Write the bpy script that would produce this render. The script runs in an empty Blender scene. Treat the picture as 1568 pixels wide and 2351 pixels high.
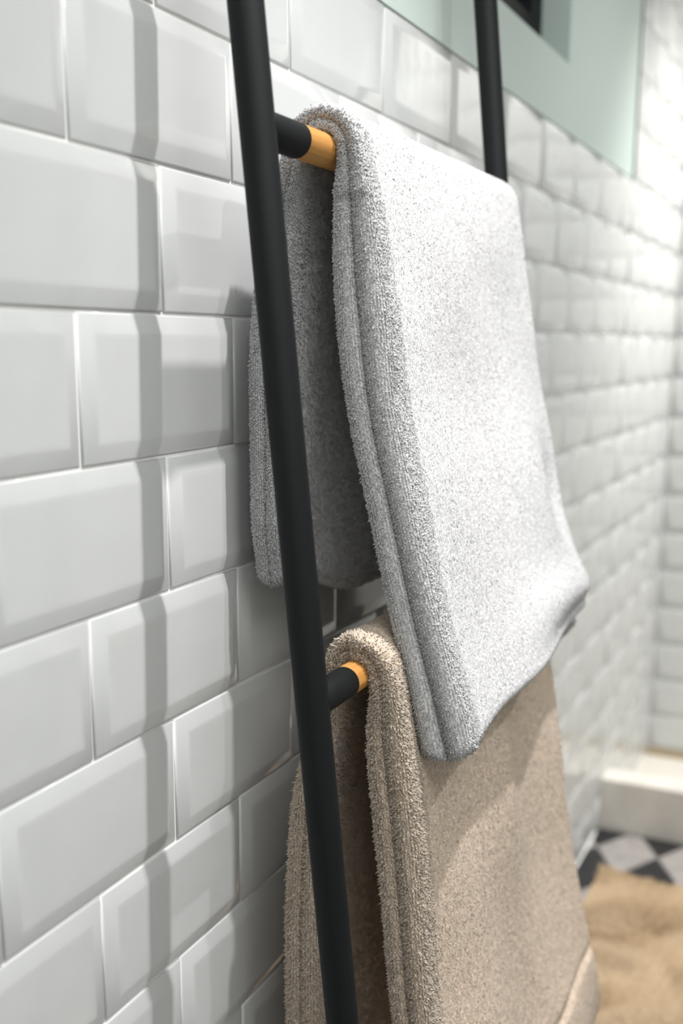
import bpy, bmesh, math, random
import numpy as np
from mathutils import Matrix, Vector
random.seed(4); rng = np.random.default_rng(7)
U = 0.103                      # one tile row (tile + joint) in metres; layout below is in rows
HF = 13.8                      # floor lies this many rows below the top of the tiling
def P(x, y, h): return Vector((x*U, y*U, (HF-h)*U))
C = bpy.context.scene.collection
sc = bpy.context.scene

# ------------------------------------------------------------------ camera
cd = bpy.data.cameras.new('camera'); cam = bpy.data.objects.new('camera', cd); C.objects.link(cam)
Rv = Vector((0.89186297, 0.45230336, -0.00145555)); Uv = Vector((-0.09233951, 0.18522574, 0.97834802)); Fv = Vector((-0.4427797, 0.87241796, -0.20696145))
m = Matrix((Rv, Uv, -Fv)).transposed().to_4x4(); m.translation = P(4.4632, -5.7158, 3.2353)
cam.matrix_world = m
cd.sensor_fit = 'VERTICAL'; cd.sensor_height = 36; cd.lens = 2529.25/2351*36
cd.shift_x = (784-685.0)/2351; cd.shift_y = (1333.2-1175.5)/2351
cd.clip_start = 0.02
cd.dof.use_dof = True; cd.dof.focus_distance = (P(1.2, 2.3, 3.2)-m.translation).dot(Fv); cd.dof.aperture_fstop = 3.5
sc.camera = cam

# ------------------------------------------------------------------ sky, lamps, exposure
w = bpy.data.worlds.new('world'); sc.world = w; w.use_nodes = True
w.node_tree.nodes['Background'].inputs[0].default_value = (0.55, 0.70, 1.0, 1); w.node_tree.nodes['Background'].inputs[1].default_value = 0.6
def lamp(name, kind, loc, power, col, size, rot=(0, 0, 0), sy=None, spot=None, blend=.3):
    l = bpy.data.lights.new(name, kind); l.energy = power; l.color = col
    if kind == 'AREA':
        l.shape = 'RECTANGLE'; l.size = size; l.size_y = sy or size
    else: l.shadow_soft_size = size
    if kind == 'SPOT': l.spot_size = spot; l.spot_blend = blend
    o = bpy.data.objects.new(name, l); C.objects.link(o); o.location = loc; o.rotation_euler = rot
    return o
def aim(o, t): o.rotation_euler = (t-o.location).to_track_quat('-Z', 'Y').to_euler()
main = lamp('ceiling_downlight', 'SPOT', P(12, 3.5, -9.9), 37, (1.0, 0.98, 0.97), 0.016, spot=math.radians(76), blend=1); aim(main, P(1.8, 4, 15))
wash = lamp('ceiling_downlight_by_wall', 'SPOT', P(5.5, 2.2, -9.9), 142, (1.0, 0.98, 0.97), 0.016, spot=math.radians(64), blend=1); aim(wash, P(2.4, 4.5, 17))
far = lamp('ceiling_downlight_far', 'SPOT', P(9, 13.5, -9.9), 31, (0.98, 1.0, 0.99), 0.06, spot=math.radians(66), blend=1); aim(far, P(0, 15, 9))  # added fill spot, no visible source: brightens far wall, floor and kerb
lamp('room_ceiling_light', 'AREA', P(10.5, -8, -10.2), 25, (1.0, 0.99, 0.97), 1.2, sy=1.0)  # unseen overhead fill, added to lift the shade between the towel flaps
sh = lamp('shower_downlight', 'SPOT', P(7, 21.0, -10), 225, (1.0, 0.97, 0.92), 0.04, spot=math.radians(84), blend=1); aim(sh, P(2.5, 22.5, 10))
sc.view_settings.view_transform = 'Standard'; sc.view_settings.look = 'None'
sc.view_settings.exposure = -0.10; sc.view_settings.gamma = 1; sc.view_settings.use_curve_mapping = False

# ------------------------------------------------------------------ helpers
def link(name, me, mat=None, parent=None):
    o = bpy.data.objects.new(name, me); C.objects.link(o)
    if mat: me.materials.append(mat)
    if parent: o.parent = parent
    return o
def mesh(name, v, f, smooth=False):
    me = bpy.data.meshes.new(name); me.from_pydata([tuple(a) for a in v], [], f); me.update()
    if smooth: me.polygons.foreach_set('use_smooth', [True]*len(me.polygons))
    return me
def boxm(name, a, b, bev=0.0):
    bm = bmesh.new(); bmesh.ops.create_cube(bm, size=1)
    for v in bm.verts:
        for i in range(3): v.co[i] = (a[i]+b[i])/2 + v.co[i]*abs(b[i]-a[i])
    if bev: bmesh.ops.bevel(bm, geom=bm.edges[:], offset=bev, segments=2, profile=.6, affect='EDGES')
    me = bpy.data.meshes.new(name); bm.to_mesh(me); bm.free(); return me
def pbox(name, x, y, h, mat, parent=None, bev=0.0, kind=None):
    a = P(x[0], y[0], h[1]); b = P(x[1], y[1], h[0])
    o = link(name, boxm(name, a, b, bev), mat, parent)
    if kind: o['kind'] = kind
    return o
def tube(a, b, r, seg=40, cap=0.0006):
    """closed round bar with softly rounded ends"""
    ax = (b-a); L = ax.length; ax.normalize(); q = ax.to_track_quat('Z', 'Y').to_matrix()
    rings = [(0, r-cap), (cap*.3, r-cap*.3), (cap, r), (L-cap, r), (L-cap*.3, r-cap*.3), (L, r-cap)]
    v = []; f = []
    for z, rr in rings:
        for k in range(seg):
            t = 2*math.pi*k/seg; v.append(a+q@Vector((rr*math.cos(t), rr*math.sin(t), z)))
    for i in range(len(rings)-1):
        for k in range(seg): f.append((i*seg+k, i*seg+(k+1) % seg, (i+1)*seg+(k+1) % seg, (i+1)*seg+k))
    f.append(tuple(range(seg-1, -1, -1))); f.append(tuple(range((len(rings)-1)*seg, len(rings)*seg)))
    return v, f
def tubeo(name, a, b, r, mat, parent):
    v, f = tube(a, b, r); me = mesh(name, v, f, True)
    me.polygons[-1].use_smooth = False; me.polygons[-2].use_smooth = False
    return link(name, me, mat, parent)

def mat(name, col, rough=.5, **kw):
    mt = bpy.data.materials.new(name); mt.use_nodes = True; nt = mt.node_tree; b = nt.nodes['Principled BSDF']
    b.inputs['Base Color'].default_value = (*col, 1); b.inputs['Roughness'].default_value = rough
    for k, v in kw.items(): b.inputs[k].default_value = v
    return mt, nt, b
def noise(nt, scale, detail=3, rough=.5, coord='Object', stretch=None):
    tc = nt.nodes.new('ShaderNodeTexCoord'); n = nt.nodes.new('ShaderNodeTexNoise')
    n.inputs['Scale'].default_value = scale; n.inputs['Detail'].default_value = detail; n.inputs['Roughness'].default_value = rough
    if stretch:
        mp = nt.nodes.new('ShaderNodeMapping'); mp.inputs['Scale'].default_value = stretch
        nt.links.new(tc.outputs[coord], mp.inputs['Vector']); nt.links.new(mp.outputs[0], n.inputs['Vector'])
    else: nt.links.new(tc.outputs[coord], n.inputs['Vector'])
    return n
def colmix(nt, b, fac, c1, c2, lo=.35, hi=.65):
    r = nt.nodes.new('ShaderNodeValToRGB'); r.color_ramp.elements[0].position = lo; r.color_ramp.elements[1].position = hi
    r.color_ramp.elements[0].color = (*c1, 1); r.color_ramp.elements[1].color = (*c2, 1)
    nt.links.new(fac, r.inputs[0]); nt.links.new(r.outputs[0], b.inputs['Base Color']); return r
def bump(nt, b, fac, strength, dist):
    n = nt.nodes.new('ShaderNodeBump'); n.inputs['Strength'].default_value = strength; n.inputs['Distance'].default_value = dist
    nt.links.new(fac, n.inputs['Height']); nt.links.new(n.outputs[0], b.inputs['Normal']); return n

# ------------------------------------------------------------------ materials
M = {}
mt, nt, b = mat('white_glazed_tile', (.655, .67, .67), .11); b.inputs['IOR'].default_value = 1.5
n = noise(nt, 26, 1, .4); bump(nt, b, n.outputs[0], .10, .004); M['tile'] = mt
mt, nt, b = mat('grout', (.70, .70, .68), .85); n = noise(nt, 400, 2); bump(nt, b, n.outputs[0], .3, .0006)
n2 = noise(nt, 18, 4); colmix(nt, b, n2.outputs[0], (.74, .73, .70), (.88, .88, .86), .2, .4); M['grout'] = mt
mt, nt, b = mat('pale_green_paint', (.64, .75, .71), .6); n = noise(nt, 260, 3); bump(nt, b, n.outputs[0], .12, .0006); M['green'] = mt
mt, nt, b = mat('white_paint', (.82, .83, .82), .7); n = noise(nt, 120, 3); bump(nt, b, n.outputs[0], .1, .001); M['paint'] = mt
mt, nt, b = mat('matte_black_metal', (.006, .007, .008), .62, **{'Specular IOR Level': .22}); n = noise(nt, 1400, 2); bump(nt, b, n.outputs[0], .16, .0002); M['black'] = mt
mt, nt, b = mat('amber_wood', (.60, .30, .07), .42)
n = noise(nt, 60, 6, .6, stretch=(6, .25, 6)); colmix(nt, b, n.outputs[0], (.42, .18, .04), (.60, .31, .085), .3, .7); bump(nt, b, n.outputs[0], .1, .0004); M['wood'] = mt
def terry(name, c1, c2):
    mt, nt, b = mat(name, c2, 1.0); b.inputs['Specular IOR Level'].default_value = .08
    b.inputs['Sheen Weight'].default_value = .15; b.inputs['Sheen Roughness'].default_value = .6
    n = noise(nt, 170, 3, .6); colmix(nt, b, n.outputs[0], c1, c2, .3, .62)
    n2 = noise(nt, 600, 2); bump(nt, b, n2.outputs[0], .5, .0015)
    return mt
def pile(name, c1, c2):                  # thin loops of yarn let part of the light through
    mt = terry(name, c1, c2); nt = mt.node_tree; b = nt.nodes['Principled BSDF']; out = nt.nodes['Material Output']
    b.inputs['Normal'].links and nt.links.remove(b.inputs['Normal'].links[0])
    t = nt.nodes.new('ShaderNodeBsdfTranslucent'); mx = nt.nodes.new('ShaderNodeMixShader'); mx.inputs[0].default_value = .42
    nt.links.new(b.inputs['Base Color'].links[0].from_socket, t.inputs['Color'])
    nt.links.new(b.outputs[0], mx.inputs[1]); nt.links.new(t.outputs[0], mx.inputs[2]); nt.links.new(mx.outputs[0], out.inputs['Surface']); return mt
M['white_terry'] = terry('white_terry', (.72, .72, .725), (.79, .79, .79))
M['beige_terry'] = terry('beige_terry', (.68, .555, .43), (.86, .725, .59))
M['white_pile'] = pile('white_pile', (.80, .805, .81), (.87, .87, .875))
M['beige_pile'] = pile('beige_pile', (.76, .645, .52), (.93, .815, .69))
M['rug'] = terry('tan_shag', (.45, .32, .19), (.64, .48, .31))
mt, nt, b = mat('kerb_stone', (.50, .48, .44), .35); n = noise(nt, 14, 5); colmix(nt, b, n.outputs[0], (.66, .62, .57), (.78, .75, .70)); M['stone'] = mt
mt, nt, b = mat('floor_tile_white', (.50, .48, .46), .3); n = noise(nt, 30, 4); colmix(nt, b, n.outputs[0], (.29, .27, .265), (.37, .35, .34)); M['fwhite'] = mt
mt, nt, b = mat('floor_tile_black', (.012, .013, .016), .3); M['fblack'] = mt
mt, nt, b = mat('shower_tray', (.75, .72, .66), .3); M['tray'] = mt
mt, nt, b = mat('grey_green_profile', (.16, .21, .19), .4); M['profile'] = mt  # shadow tone for the strip where the green paint ends
mt, nt, b = mat('tan_sealant', (.42, .33, .22), .6); M['sealant'] = mt
mt, nt, b = mat('window_glass', (1, 1, 1), .02); b.inputs['Transmission Weight'].default_value = 1; b.inputs['IOR'].default_value = 1.45; M['glass'] = mt

# ------------------------------------------------------------------ setting
TW = 1.97; XW = -.018                     # tile pitch along the wall; the wall face behind the tiles
WY0, WY1, YS, YB = -14.0, 24.2, 17.65, 24.2    # wall start, wall end, shower start, back wall
CE = -10.6; XR = 20.0
KB = 12.62
O = {}
O['wl'] = pbox('wall_left', (XW-2.0, XW), (WY0, YS), (0.0, HF+.5), M['grout'], kind='structure')
# painted wall above the tiling, with a real opening for the window
wy0, wy1, wh0, wh1 = 5.6, 12.12, -7.5, .955
wh1 = -.0 - (-.0) ; wh1 = -.955*1.0       # sill height: 0.955 rows above the tile top
v = []; f = []
def quadbox(x, y, h):
    a = P(x[0], y[0], h[1]); b_ = P(x[1], y[1], h[0]); i = len(v)
    for X in (a.x, b_.x):
        for Y in (a.y, b_.y):
            for Z in (a.z, b_.z): v.append((X, Y, Z))
    for q in ((0, 1, 3, 2), (4, 6, 7, 5), (0, 4, 5, 1), (2, 3, 7, 6), (0, 2, 6, 4), (1, 5, 7, 3)): f.append(tuple(i+k for k in q))
XG = XW+.03
for y, h in (((WY0, wy0), (CE, 0)), ((wy1, YS), (CE, 0)), ((wy0, wy1), (wh1, 0)), ((wy0, wy1), (CE, wh0))): quadbox((XG-2.0, XG), y, h)
O['wp'] = link('wall_left_upper', mesh('wall_left_upper', v, f), M['green']); O['wp']['kind'] = 'structure'
O['ws'] = pbox('wall_shower', (XW-2.0, XW), (YS, YB), (CE, HF+1.2), M['grout'], kind='structure')
O['wb'] = pbox('wall_back', (XW, XR), (YB+.05, YB+2), (CE, HF+1.2), M['grout'], kind='structure')
pbox('wall_right', (XR, XR+1), (WY0, YB), (CE, HF+1.2), M['paint'], kind='structure')
pbox('wall_front', (XW, XR), (WY0-1, WY0), (CE, HF+.5), M['paint'], kind='structure')
pbox('ceiling', (XW, XR), (WY0, YB), (CE-1, CE), M['paint'], kind='structure')

def tile_mesh(w, h, cache={}):
    """bevelled wall tile lying in the yz plane, face towards +x"""
    k = (round(w, 3), round(h, 3))
    if k in cache: return cache[k]
    bw = min(.125, w*.3, h*.3); v = []; f = []
    rings = [(0, -.04), (0, -.012), (.006, -.004), (.016, .0), (bw-.016, .026), (bw, .031), (bw+.018, .033), (bw+.05, .0335)]
    for o, x in rings:
        for y, z in ((o, o), (w-o, o), (w-o, h-o), (o, h-o)): v.append((x*U, y*U, z*U))
    for i in range(len(rings)-1):
        for j in range(4): f.append((i*4+j, i*4+(j+1) % 4, (i+1)*4+(j+1) % 4, (i+1)*4+j))
    n = (len(rings)-1)*4; f.append((n, n+1, n+2, n+3))
    me = mesh('tile', v, f, True); me.materials.append(M['tile']); cache[k] = me
    return me
def tile(parent, y, h, w, hh, x0=0.0, rot=0.0, lift=0.0):
    g = .020
    if w < .12 or hh < .12: return
    o = bpy.data.objects.new('tile', tile_mesh(w-g, hh-g)); C.objects.link(o); o.parent = parent
    o.location = P(x0, y+g/2, h+hh-g/2) if not rot else P(y+g/2, x0, h+hh-g/2)
    j = .0045
    if not rot: o.rotation_euler = (0, random.uniform(-j, j), random.uniform(-j, j))
    else: o.rotation_euler = (random.uniform(-j, j), 0, -math.pi/2)
    return o
for r in range(14):                                   # tiled wall behind the ladder
    off = 0 if r % 2 else .5
    k = -4+off
    while k*TW < YS:
        y0, y1 = max(k*TW, -7.4), min((k+1)*TW, YS)
        if y1-y0 > .12: tile(O['wl'], y0, r, y1-y0, min(1, HF-r))
        k += 1
for r in range(-11, 14):                              # the shower's side wall, tiled to the ceiling
    off = 0 if r % 2 else .5
    k = 8+off-1
    while k*TW < YB:
        y0, y1 = max(k*TW, YS), min((k+1)*TW, YB)
        h0 = max(r, CE)
        if y1-y0 > .12: tile(O['ws'], y0, h0, y1-y0, min(r+1, HF+.4)-h0, x0=.02)
        k += 1
for r in range(-11, 14):                              # the shower's back wall
    off = 0 if r % 2 else .5
    k = -1+off
    while k*TW < XR:
        x0, x1 = max(k*TW, .08), min((k+1)*TW, XR)
        h0 = max(r, CE)
        if x1-x0 > .12:
            o = tile(O['wb'], x0, h0, x1-x0, min(r+1, HF+.4)-h0, x0=YB, rot=1)
        k += 1

# floor of black and white lozenges
fl = pbox('floor', (XW, XR), (WY0, 18.0), (HF+.04, HF+1), M['grout'], kind='structure')
def rhomb(cx, cy):
    g = .02; hx, hy = .63-g, 1.2-g*1.9
    poly = [(cx-hx, cy), (cx, cy-hy), (cx+hx, cy), (cx, cy+hy)]
    def clip(p, a, c, s):
        q = []
        for i in range(len(p)):
            A, B = p[i], p[(i+1) % len(p)]; da, db = s*(A[a]-c), s*(B[a]-c)
            if da >= 0: q.append(A)
            if (da >= 0) != (db >= 0):
                t = da/(da-db); q.append((A[0]+(B[0]-A[0])*t, A[1]+(B[1]-A[1])*t))
        return q
    for a, c, s in ((0, .04, 1), (0, XR-.02, -1), (1, WY0+.02, 1), (1, 17.88, -1)):
        poly = clip(poly, a, c, s)
        if len(poly) < 3: return None
    return poly
rest = {'fwhite': ([], []), 'fblack': ([], [])}
for par in (0, 1):
    for i in range(-1, 17):
        for j in range(-14, 3):
            cx = .83+1.26*i+.63*par; cy = 16.95+2.4*j+1.2*par
            p = rhomb(cx, cy)
            if not p: continue
            mk = 'fblack' if par else 'fwhite'; n = len(p)
            vv = [P(x, y, HF) for x, y in p]+[P(x, y, HF+.05) for x, y in p]
            ff = [tuple(range(n))]+[(a, a+n, (a+1) % n+n, (a+1) % n) for a in range(n)]
            if cy > 9 and cx < 9: link('floor_tile', mesh('floor_tile', vv, ff), M[mk], fl)
            else:
                V_, F_ = rest[mk]; b0 = len(V_); V_ += vv; F_ += [tuple(b0+t for t in q) for q in ff]
for mk, (V_, F_) in rest.items():
    o = link('floor_tile_field', mesh('floor_tile_field', V_, F_), M[mk], fl); o['kind'] = 'stuff'
# kerb and tray of the shower
kb = pbox('trim_1', (.0, XR-.02), (17.9, 18.65), (KB, HF+.3), M['stone'], bev=.004, kind='structure')
pbox('floor_shower', (XW-.5, XR), (18.4, YB+.3), (HF+.35, HF+1), M['tray'], kind='structure')

pbox('edge_shadow_strip', (XW-.2, .045), (YS-.09, YS+.0), (CE, -.02), M['profile'], kind='structure')  # dark strip standing in for the soft shadow line beside the shower tiling
pbox('trim_3', (.03, XR), (YB-.14, YB+.02), (HF+.2, HF+.4), M['sealant'], kind='structure')
# window in the painted wall: black frame set back in its reveal
win = bpy.data.objects.new('window_1', None); C.objects.link(win); win['kind'] = 'structure'; win.location = (0, 0, 0)
fx = (XG-.75, XG-.44); bw = .6
pbox('window_frame', fx, (wy0, wy1), (wh1-bw, wh1), M['black'], win, .001)
pbox('window_frame', fx, (wy0, wy1), (wh0, wh0+bw), M['black'], win, .001)
pbox('window_frame', fx, (wy1-bw, wy1), (wh0+bw, wh1-bw), M['black'], win, .001)
pbox('window_frame', fx, (wy0, wy0+bw), (wh0+bw, wh1-bw), M['black'], win, .001)
pbox('pane', (XG-.62, XG-.57), (wy0+bw-.03, wy1-bw+.03), (wh0+bw-.03, wh1-bw+.03), M['glass'], win)

# ------------------------------------------------------------------ ladder
X0, MR, Y1, SP, D = .5968, .10382, .9496, 5.3328, .242
def lx(h): return X0+MR*h
lad = bpy.data.objects.new('towel_ladder', None); C.objects.link(lad)
HB = HF-.02; lad.location = P(lx(HF), Y1+SP/2, HF)
lad['label'] = 'matte black leaning towel ladder with amber wooden rungs against the tiled wall'; lad['category'] = 'ladder'
inv = Matrix.Translation(-lad.location)
HT = -3.9
for y in (Y1, Y1+SP):
    tubeo('rail', P(lx(HT), y, HT), P(lx(HB), y, HB), D/2*U, M['black'], lad).matrix_local = inv
RH = [1.83-3.86, 1.83, 5.69, 5.69+3.86]
for h in RH:
    for ya, yb in ((Y1, 1.51), (Y1+SP, Y1*2+SP-1.51)):
        o = tubeo('rung_socket', P(lx(h), ya, h), P(lx(h), yb, h), .120*U, M['black'], lad); o.matrix_local = inv
    o = tubeo('rung', P(lx(h), 1.48, h), P(lx(h), Y1*2+SP-1.48, h), .1175*U, M['wood'], lad); o.matrix_local = inv
    o['label'] = 'amber wooden rung'

# ------------------------------------------------------------------ towels
def catmull(pts, n):
    pts = np.array(pts, float); p = np.vstack([2*pts[0]-pts[1], pts, 2*pts[-1]-pts[-2]])
    seg = np.linalg.norm(np.diff(pts[:, :2], axis=0), axis=1); cum = np.r_[0, np.cumsum(seg)]
    out = []
    for s in np.linspace(0, cum[-1], n):
        i = min(np.searchsorted(cum, s, 'right')-1, len(seg)-1); t = (s-cum[i])/seg[i]
        a, b_, c, d = p[i:i+4]
        # non-uniform spacing handled by finite tangents scaled to the segment
        l0 = np.linalg.norm((b_-a)[:2]); l1 = seg[i]; l2 = np.linalg.norm((d-c)[:2])
        m1 = ((c-b_)/l1*l0+(b_-a)/l0*l1)/(l0+l1)*l1; m2 = ((d-c)/l2*l1+(c-b_)/l1*l2)/(l1+l2)*l1
        out.append((2*t**3-3*t**2+1)*b_+(t**3-2*t**2+t)*m1+(-2*t**3+3*t**2)*c+(t**3-t**2)*m2)
    return np.array(out), cum[-1]
def arc(cx, ch, r, T, a0=180, a1=0, n=7):
    return [(cx+r*math.cos(math.radians(a)), ch-r*math.sin(math.radians(a)), T) for a in np.linspace(a0, a1, n)]
def outline(T, y0, y1, nf=70, rec=.012):
    """closed outline of the folded cloth (two soft layers) as (y, n); n>0 is the outer face"""
    r = T/4; o = []
    A = lambda cy, cn, a0, a1, k: [(cy+r*math.cos(math.radians(a)), cn+r*math.sin(math.radians(a))) for a in np.linspace(a0, a1, k)]
    yy = np.linspace(0, 1, nf)**1.0
    o += [(y1-r-(y1-y0-2*r)*t, T/2) for t in yy]                # outer face, far to near
    o += A(y0+r, T/4, 90, 262, 10)[1:]                          # outer layer, near fold
    o += [(y0+r*1.15, 0)]
    o += A(y0+r+rec, -T/4, 98, 270, 10)[:-1]                    # inner layer, near fold
    o += [(y0+r+rec+(y1-y0-2*r-2*rec)*t, -T/2) for t in yy]     # inner face
    o += A(y1-r-rec, -T/4, -90, 82, 10)[1:]
    o += [(y1-r*1.15, 0)]
    o += A(y1-r, T/4, -82, 90, 10)[:-1]
    return np.array(o)
def towel(name, path, edges, relief, mats, label, cat, ns=210, seed=1, tuft=.024, sag=None):
    pc, L = catmull(path, ns)
    tan = np.gradient(pc[:, :2], axis=0); tan /= np.linalg.norm(tan, axis=1)[:, None]
    nor = np.stack([-tan[:, 1], tan[:, 0]], 1)      # path runs back -> over the rung -> front; (x,h) with h down
    # make the normal point away from the rung
    mid = ns//2
    top = np.argmin(pc[:, 1])
    if nor[top, 1] > 0: nor = -nor
    G = []
    for i in range(ns):
        s = i/(ns-1)
        T = pc[i, 2]; e = min(s, 1-s)*L
        k = math.sqrt(max(0.0, 1-(1-min(1, e/.11))**2)) if e < .11 else 1.0   # rounded bottom hems
        y0, y1 = edges(pc[i, 1], s)
        ol = outline(T, y0+(1-k)*.06, y1-(1-k)*.06)
        nn = ol[:, 1]*(.12+.88*k)
        x = pc[i, 0]+nor[i, 0]*nn; h = pc[i, 1]+nor[i, 1]*nn; y = ol[:, 0].copy()
        dx, dh, dy = relief(y, pc[i, 1], s, ol[:, 1]/T, s*L)
        G.append(np.stack([x+dx, y+dy, h+dh], 1))
    G = np.array(G); nj = G.shape[1]
    Wd = np.empty_like(G); Wd[..., 0] = G[..., 0]*U; Wd[..., 1] = G[..., 1]*U; Wd[..., 2] = (HF-G[..., 2])*U
    # surface normals on the grid
    du = np.gradient(Wd, axis=0); dv = (np.roll(Wd, -1, 1)-np.roll(Wd, 1, 1))
    N = np.cross(dv, du); N /= np.linalg.norm(N, axis=2)[..., None]+1e-12
    cen = Wd[top].mean(0)
    if ((Wd[mid]-Wd[mid].mean(0))*N[mid]).sum() < 0: N = -N
    base = P(lx(0)*0+pc[top, 0], (G[top, :, 1].min()+G[top, :, 1].max())/2, pc[:, 1].max())
    v = Wd.reshape(-1, 3)-np.array(base); f = []
    for i in range(ns-1):
        a = i*nj
        for j in range(nj): f.append((a+j, a+(j+1) % nj, a+nj+(j+1) % nj, a+nj+j))
    f.append(tuple(range(nj-1, -1, -1))); f.append(tuple(range((ns-1)*nj, ns*nj)))
    root = bpy.data.objects.new(name, None); C.objects.link(root); root.location = base
    root['label'] = label; root['category'] = cat
    me = mesh('cloth', v, f, True); bm = bmesh.new(); bm.from_mesh(me); bmesh.ops.recalc_face_normals(bm, faces=bm.faces); bm.to_mesh(me); bm.free()
    link('cloth', me, mats, root)
    # loops of pile standing on the cloth
    per = np.linalg.norm(np.roll(Wd, -1, 1)-Wd, axis=2)          # spacing along the outline per station
    perm = per[ns//2+10:].mean(0); cj = np.r_[0, np.cumsum(perm)]; Lj = cj[-1]
    li = np.linalg.norm(np.diff(Wd.mean(1), axis=0), axis=1); ci = np.r_[0, np.cumsum(li)]; Li = ci[-1]
    nfar = 70
    def lattice(si, sj, jit, want):
        A, B = np.meshgrid(np.arange(0, Li, si), np.arange(0, Lj, sj), indexing='ij'); A = A+(np.arange(A.shape[1]) % 2)[None]*si*.5
        A = A.ravel(); B = B.ravel(); A = A+rng.normal(0, jit, A.shape); B = B+rng.normal(0, jit, B.shape)
        fj = np.interp(B % Lj, cj, np.arange(nj+1)); fi = np.interp(A, ci, np.arange(ns))
        e = (fj > nfar-5) & (fj < nfar+24); k = e if want else ~e
        if not want:
            inner = (fj > nfar+19) & (fj < nfar*2+19); k &= ~(inner & (rng.random(len(A)) < .4))
        return fi[k], fj[k]
    a_, b_ = lattice(.00165, .0023, .00022, True); c_, d_ = lattice(.0020, .0027, .0005, False)
    fi = np.r_[a_, c_]; fj = np.r_[b_, d_]
    edge = (fj > nfar-5) & (fj < nfar+24)
    i0 = np.clip(fi.astype(int), 0, ns-2); ti = (fi-i0)[:, None]; j0 = fj.astype(int) % nj; j1 = (j0+1) % nj; tj = (fj-fj.astype(int))[:, None]
    def bil(Q): return (Q[i0, j0]*(1-ti)+Q[i0+1, j0]*ti)*(1-tj)+(Q[i0, j1]*(1-ti)+Q[i0+1, j1]*ti)*tj
    p = bil(Wd); nrm = bil(N); nrm /= np.linalg.norm(nrm, axis=1)[:, None]+1e-9
    n = len(p); d = nrm+rng.normal(0, 1, (n, 3))*np.where(edge, .2, .38)[:, None]; d[:, 2] -= .12; d /= np.linalg.norm(d, axis=1)[:, None]
    clump = np.sin(p[:, 1]*900+3*np.sin(p[:, 2]*610))*np.sin(p[:, 2]*760+3*np.sin(p[:, 1]*500+p[:, 0]*300))
    Lh = (tuft*U)*(rng.uniform(.7, 1.2, n)+.28*clump)*np.interp(fj, [nfar-5.01, nfar-2, nfar+24, nfar+34], [.42, 1.0, 1.0, .45])
    t1 = np.cross(d, rng.normal(0, 1, (n, 3))); t1 /= np.linalg.norm(t1, axis=1)[:, None]; t2 = np.cross(d, t1)
    rad = np.where(edge, .0010, .0016)
    def tufts(sel, full):
        q = p[sel]-np.array(base); dd = d[sel]; a = t1[sel]; c = t2[sel]; Lq = Lh[sel][:, None]; R = rad[sel][:, None]; k = len(q)
        if k == 0: return np.zeros((0, 3)), np.zeros((0, 3), int)
        vs = []
        for lev, rr in (((-.15, .9), (.62, 1.0)) if full else ((-.15, 1.15),)):
            for ang in (0, 2.094, 4.189):
                vs.append(q+dd*Lq*lev+(a*math.cos(ang)+c*math.sin(ang))*R*rr)
        bend = rng.normal(0, .35, (k, 3)); bend[:, 2] -= .25
        vs.append(q+dd*Lq*1.0+bend*Lq*(.35 if full else .5))
        vs = np.stack(vs, 1); m_ = vs.shape[1]
        if full: tr = [(0, 1, 4), (0, 4, 3), (1, 2, 5), (1, 5, 4), (2, 0, 3), (2, 3, 5), (3, 4, 6), (4, 5, 6), (5, 3, 6)]
        else: tr = [(0, 1, 3), (1, 2, 3), (2, 0, 3)]
        tr = np.array(tr)[None]+np.arange(k)[:, None, None]*m_
        return vs.reshape(-1, 3), tr.reshape(-1, 3)
    v1, f1 = tufts(edge, True); v2, f2 = tufts(~edge, False)
    def ncust(sel, m_, k_):
        q = nrm[sel][:, None, :]+rng.normal(0, k_, (int(sel.sum()), m_, 3)); return (q/np.linalg.norm(q, axis=2)[..., None]).reshape(-1, 3)
    nc = np.vstack([ncust(edge, 7, .28), ncust(~edge, 4, .13)])
    V_ = np.vstack([v1, v2]); F_ = np.vstack([f1, f2+len(v1)])
    me = bpy.data.meshes.new('terry_pile'); me.vertices.add(len(V_)); me.vertices.foreach_set('co', V_.ravel())
    me.loops.add(len(F_)*3); me.loops.foreach_set('vertex_index', F_.ravel().astype(np.int32))
    me.polygons.add(len(F_)); me.polygons.foreach_set('loop_start', np.arange(0, len(F_)*3, 3, dtype=np.int32))
    me.polygons.foreach_set('use_smooth', np.ones(len(F_), bool)); me.update(calc_edges=True); me.normals_split_custom_set_from_vertices(nc.tolist())
    o = link('terry_pile', me, M[mats.name.split('_')[0]+'_pile'], root); o['kind'] = 'stuff'
    print(name, 'pile tris', len(F_))
    return root
sm = lambda a, b_, x: np.clip((x-a)/(b_-a), 0, 1)**2*(3-2*np.clip((x-a)/(b_-a), 0, 1))
gs = lambda x, c, s_: np.exp(-((x-c)/s_)**2)

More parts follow.
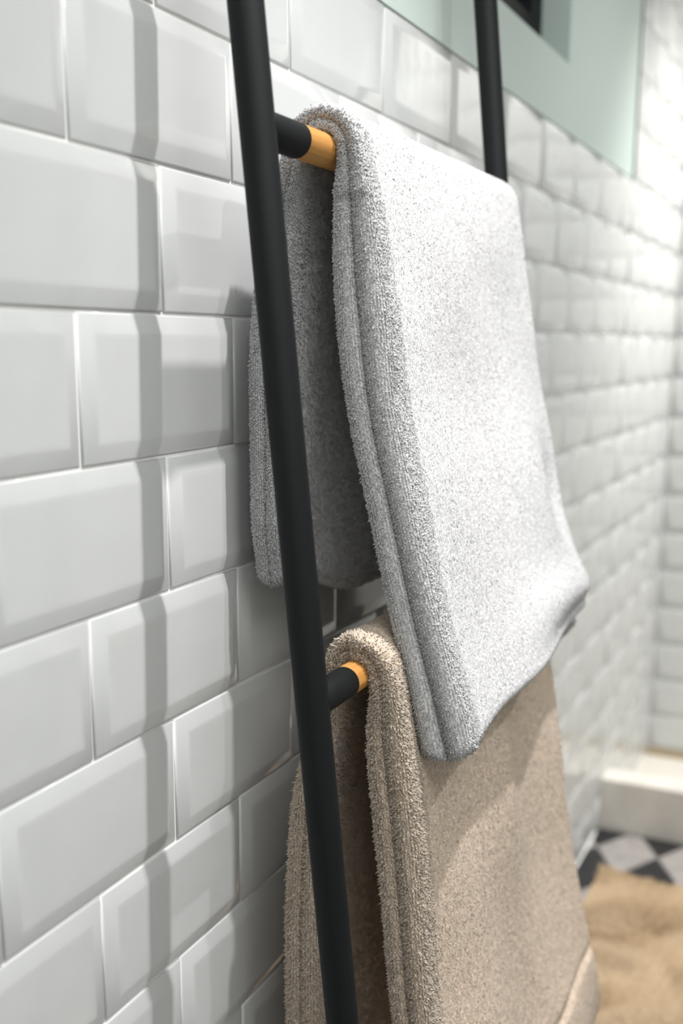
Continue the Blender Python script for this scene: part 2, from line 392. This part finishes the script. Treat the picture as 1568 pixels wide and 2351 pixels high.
# white towel over the upper rung
c1, h1 = lx(RH[1]), RH[1]
pathA = [(.33, 5.12, .22), (.32, 4.2, .25), (.325, 3.3, .25), (.40, 2.6, .22), (.50, 2.1, .18)]
pathA += arc(c1, h1, .215, .175, 180, 0)
pathA += [(1.02, 2.2, .29), (1.06, 2.8, .37), (1.18, 3.7, .37), (1.35, 4.4, .38), (1.57, 5.3, .38), (1.745, 5.95, .41), (1.85, 6.36, .43)]
def edgeA(h, s):
    if s > .5: return 1.90+.03*float(gs(h, 6.5, .5)), 6.02+.04*math.sin(h*1.7)
    return 1.88-.08*float(sm(2.0, 3.2, np.array(h)))+.12*float(sm(4.5, 5.2, np.array(h))), 6.0
def relA(y, h, s, nn, al):
    fr = float(sm(.5, .62, np.array(s))) ; o = np.clip(nn+.5, 0, 1)
    t = (y-2.0)/4.0
    dx = fr*(.10*t*float(sm(2.5, 5, np.array(h))) + .025*np.sin(y*1.9+h*.9)*o + .02*np.sin(y*3.1-h*1.7)*o)
    # soft dent low on the far side and the roll above the hem
    dx = dx-fr*o*(.13*gs(y, 5.7, .32)*math.exp(-((h-4.8)/.5)**2)) + fr*o*.07*gs(y, 5.0, 1.0)*math.exp(-((h-5.7)/.28)**2) - fr*o*.12*sm(3.2, 5.8, y)*math.exp(-((h-6.25)/.22)**2)
    dh = np.zeros_like(y)
    if s > .5: dh = dh-(.24+.12*o)*t*float(sm(5.4, 6.5, np.array(h)))
    else: dh = dh+(.33*sm(2.2, 3.6, y))*float(sm(4.0, 5.2, np.array(h)))
    if s < .4: dx = dx+.03*np.sin(y*2.2+h)*float(sm(2.3, 3.3, np.array(h)))
    return dx, dh, np.zeros_like(y)
towel('hand_towel', pathA, edgeA, relA, M['white_terry'], 'folded white terry towel hanging over the upper rung', 'towel')

# beige towel over the lower rung
c2, h2 = lx(RH[2]), RH[2]
pathB = [(.74, 11.3, .22), (.71, 10, .27), (.70, 8.6, .27), (.70, 7.5, .27), (.74, 6.8, .25), (.88, 6.15, .20)]
pathB += arc(c2, h2, .215, .175, 180, 0)
pathB += [(1.43, 6.15, .27), (1.52, 6.8, .34), (1.61, 7.5, .36), (1.72, 8.5, .36), (1.90, 9.5, .36), (2.06, 10.3, .36), (2.15, 10.8, .34), (2.2, 11.2, .3)]
def edgeB(h, s):
    if s > .5: return 1.67+.05*float(sm(8, 10, np.array(h))), 6.02+.02*math.sin(h*2.3)
    return 1.76+.04*math.sin(h*1.3), 6.0
def relB(y, h, s, nn, al):
    fr = float(sm(.5, .62, np.array(s))); o = np.clip(nn+.5, 0, 1); t = (y-1.8)/4.2
    dx = fr*o*(.03*np.sin(y*2.3+h*.8)+.022*np.sin(y*4.1-h*1.1)+.03*gs(y, 3.9, .18)*math.exp(-((h-7.3)/1.2)**2)) + fr*.08*t*float(sm(8.5, 10.5, np.array(h)))
    dx = dx-fr*o*.05*gs(h+.12*(y-4), 10.25, .06)
    dh = np.zeros_like(y)
    if s > .5: dh = dh-.45*t*float(sm(9.5, 11.2, np.array(h)))
    return dx, dh, np.zeros_like(y)
towel('bath_towel', pathB, edgeB, relB, M['beige_terry'], 'folded beige terry towel hanging over the lower rung below the white one', 'towel', tuft=.036)

# ------------------------------------------------------------------ bath mat
rx0, rx1, ry0, ry1, rt = .52, 6.6, 7.2, 15.62, .16
root = bpy.data.objects.new('bath_mat', None); C.objects.link(root); root.location = P((rx0+rx1)/2, (ry0+ry1)/2, HF)
root['label'] = 'tan shaggy bath mat lying on the black and white floor tiles'; root['category'] = 'mat'
me = boxm('backing', P(rx0, ry0, HF-.004)-root.location, P(rx1, ry1, HF-rt*.5)-root.location, .003); link('backing', me, M['rug'], root)
k = 70000
px = rng.uniform(rx0+.03, rx1-.03, k); py = rng.uniform(ry0+.03, ry1-.03, k)
fld = lambda x, y: np.sin(x*2.1+y*1.3+1.5*np.sin(y*1.9))+np.sin(x*3.7-y*2.9+1.2*np.sin(x*2.3))
ln = .2+.05*fld(px, py)+rng.normal(0, .02, k); a1 = 2*math.pi*rng.random(k)
bx = .11*np.cos(fld(px*.8, py*.8)*1.8)+rng.normal(0, .05, k); by = .11*np.sin(fld(px*.8, py*.8)*1.8)+rng.normal(0, .05, k)
V_ = []
for q in (0, 2.094, 4.189): V_.append(np.stack([px+.028*np.cos(a1+q), py+.028*np.sin(a1+q), np.full(k, HF-.06)], 1))
V_.append(np.stack([px+bx, py+by, HF-.06-ln], 1))
V_ = np.stack(V_, 1).reshape(-1, 3); V_ = np.stack([V_[:, 0]*U, V_[:, 1]*U, (HF-V_[:, 2])*U], 1)-np.array(root.location)
F_ = (np.array([(0, 1, 3), (1, 2, 3), (2, 0, 3)])[None]+np.arange(k)[:, None, None]*4).reshape(-1, 3)
me = bpy.data.meshes.new('shag_pile'); me.from_pydata(V_.tolist(), [], F_.tolist()); me.polygons.foreach_set('use_smooth', [True]*len(me.polygons))
o = link('shag_pile', me, M['rug'], root); o['kind'] = 'stuff'
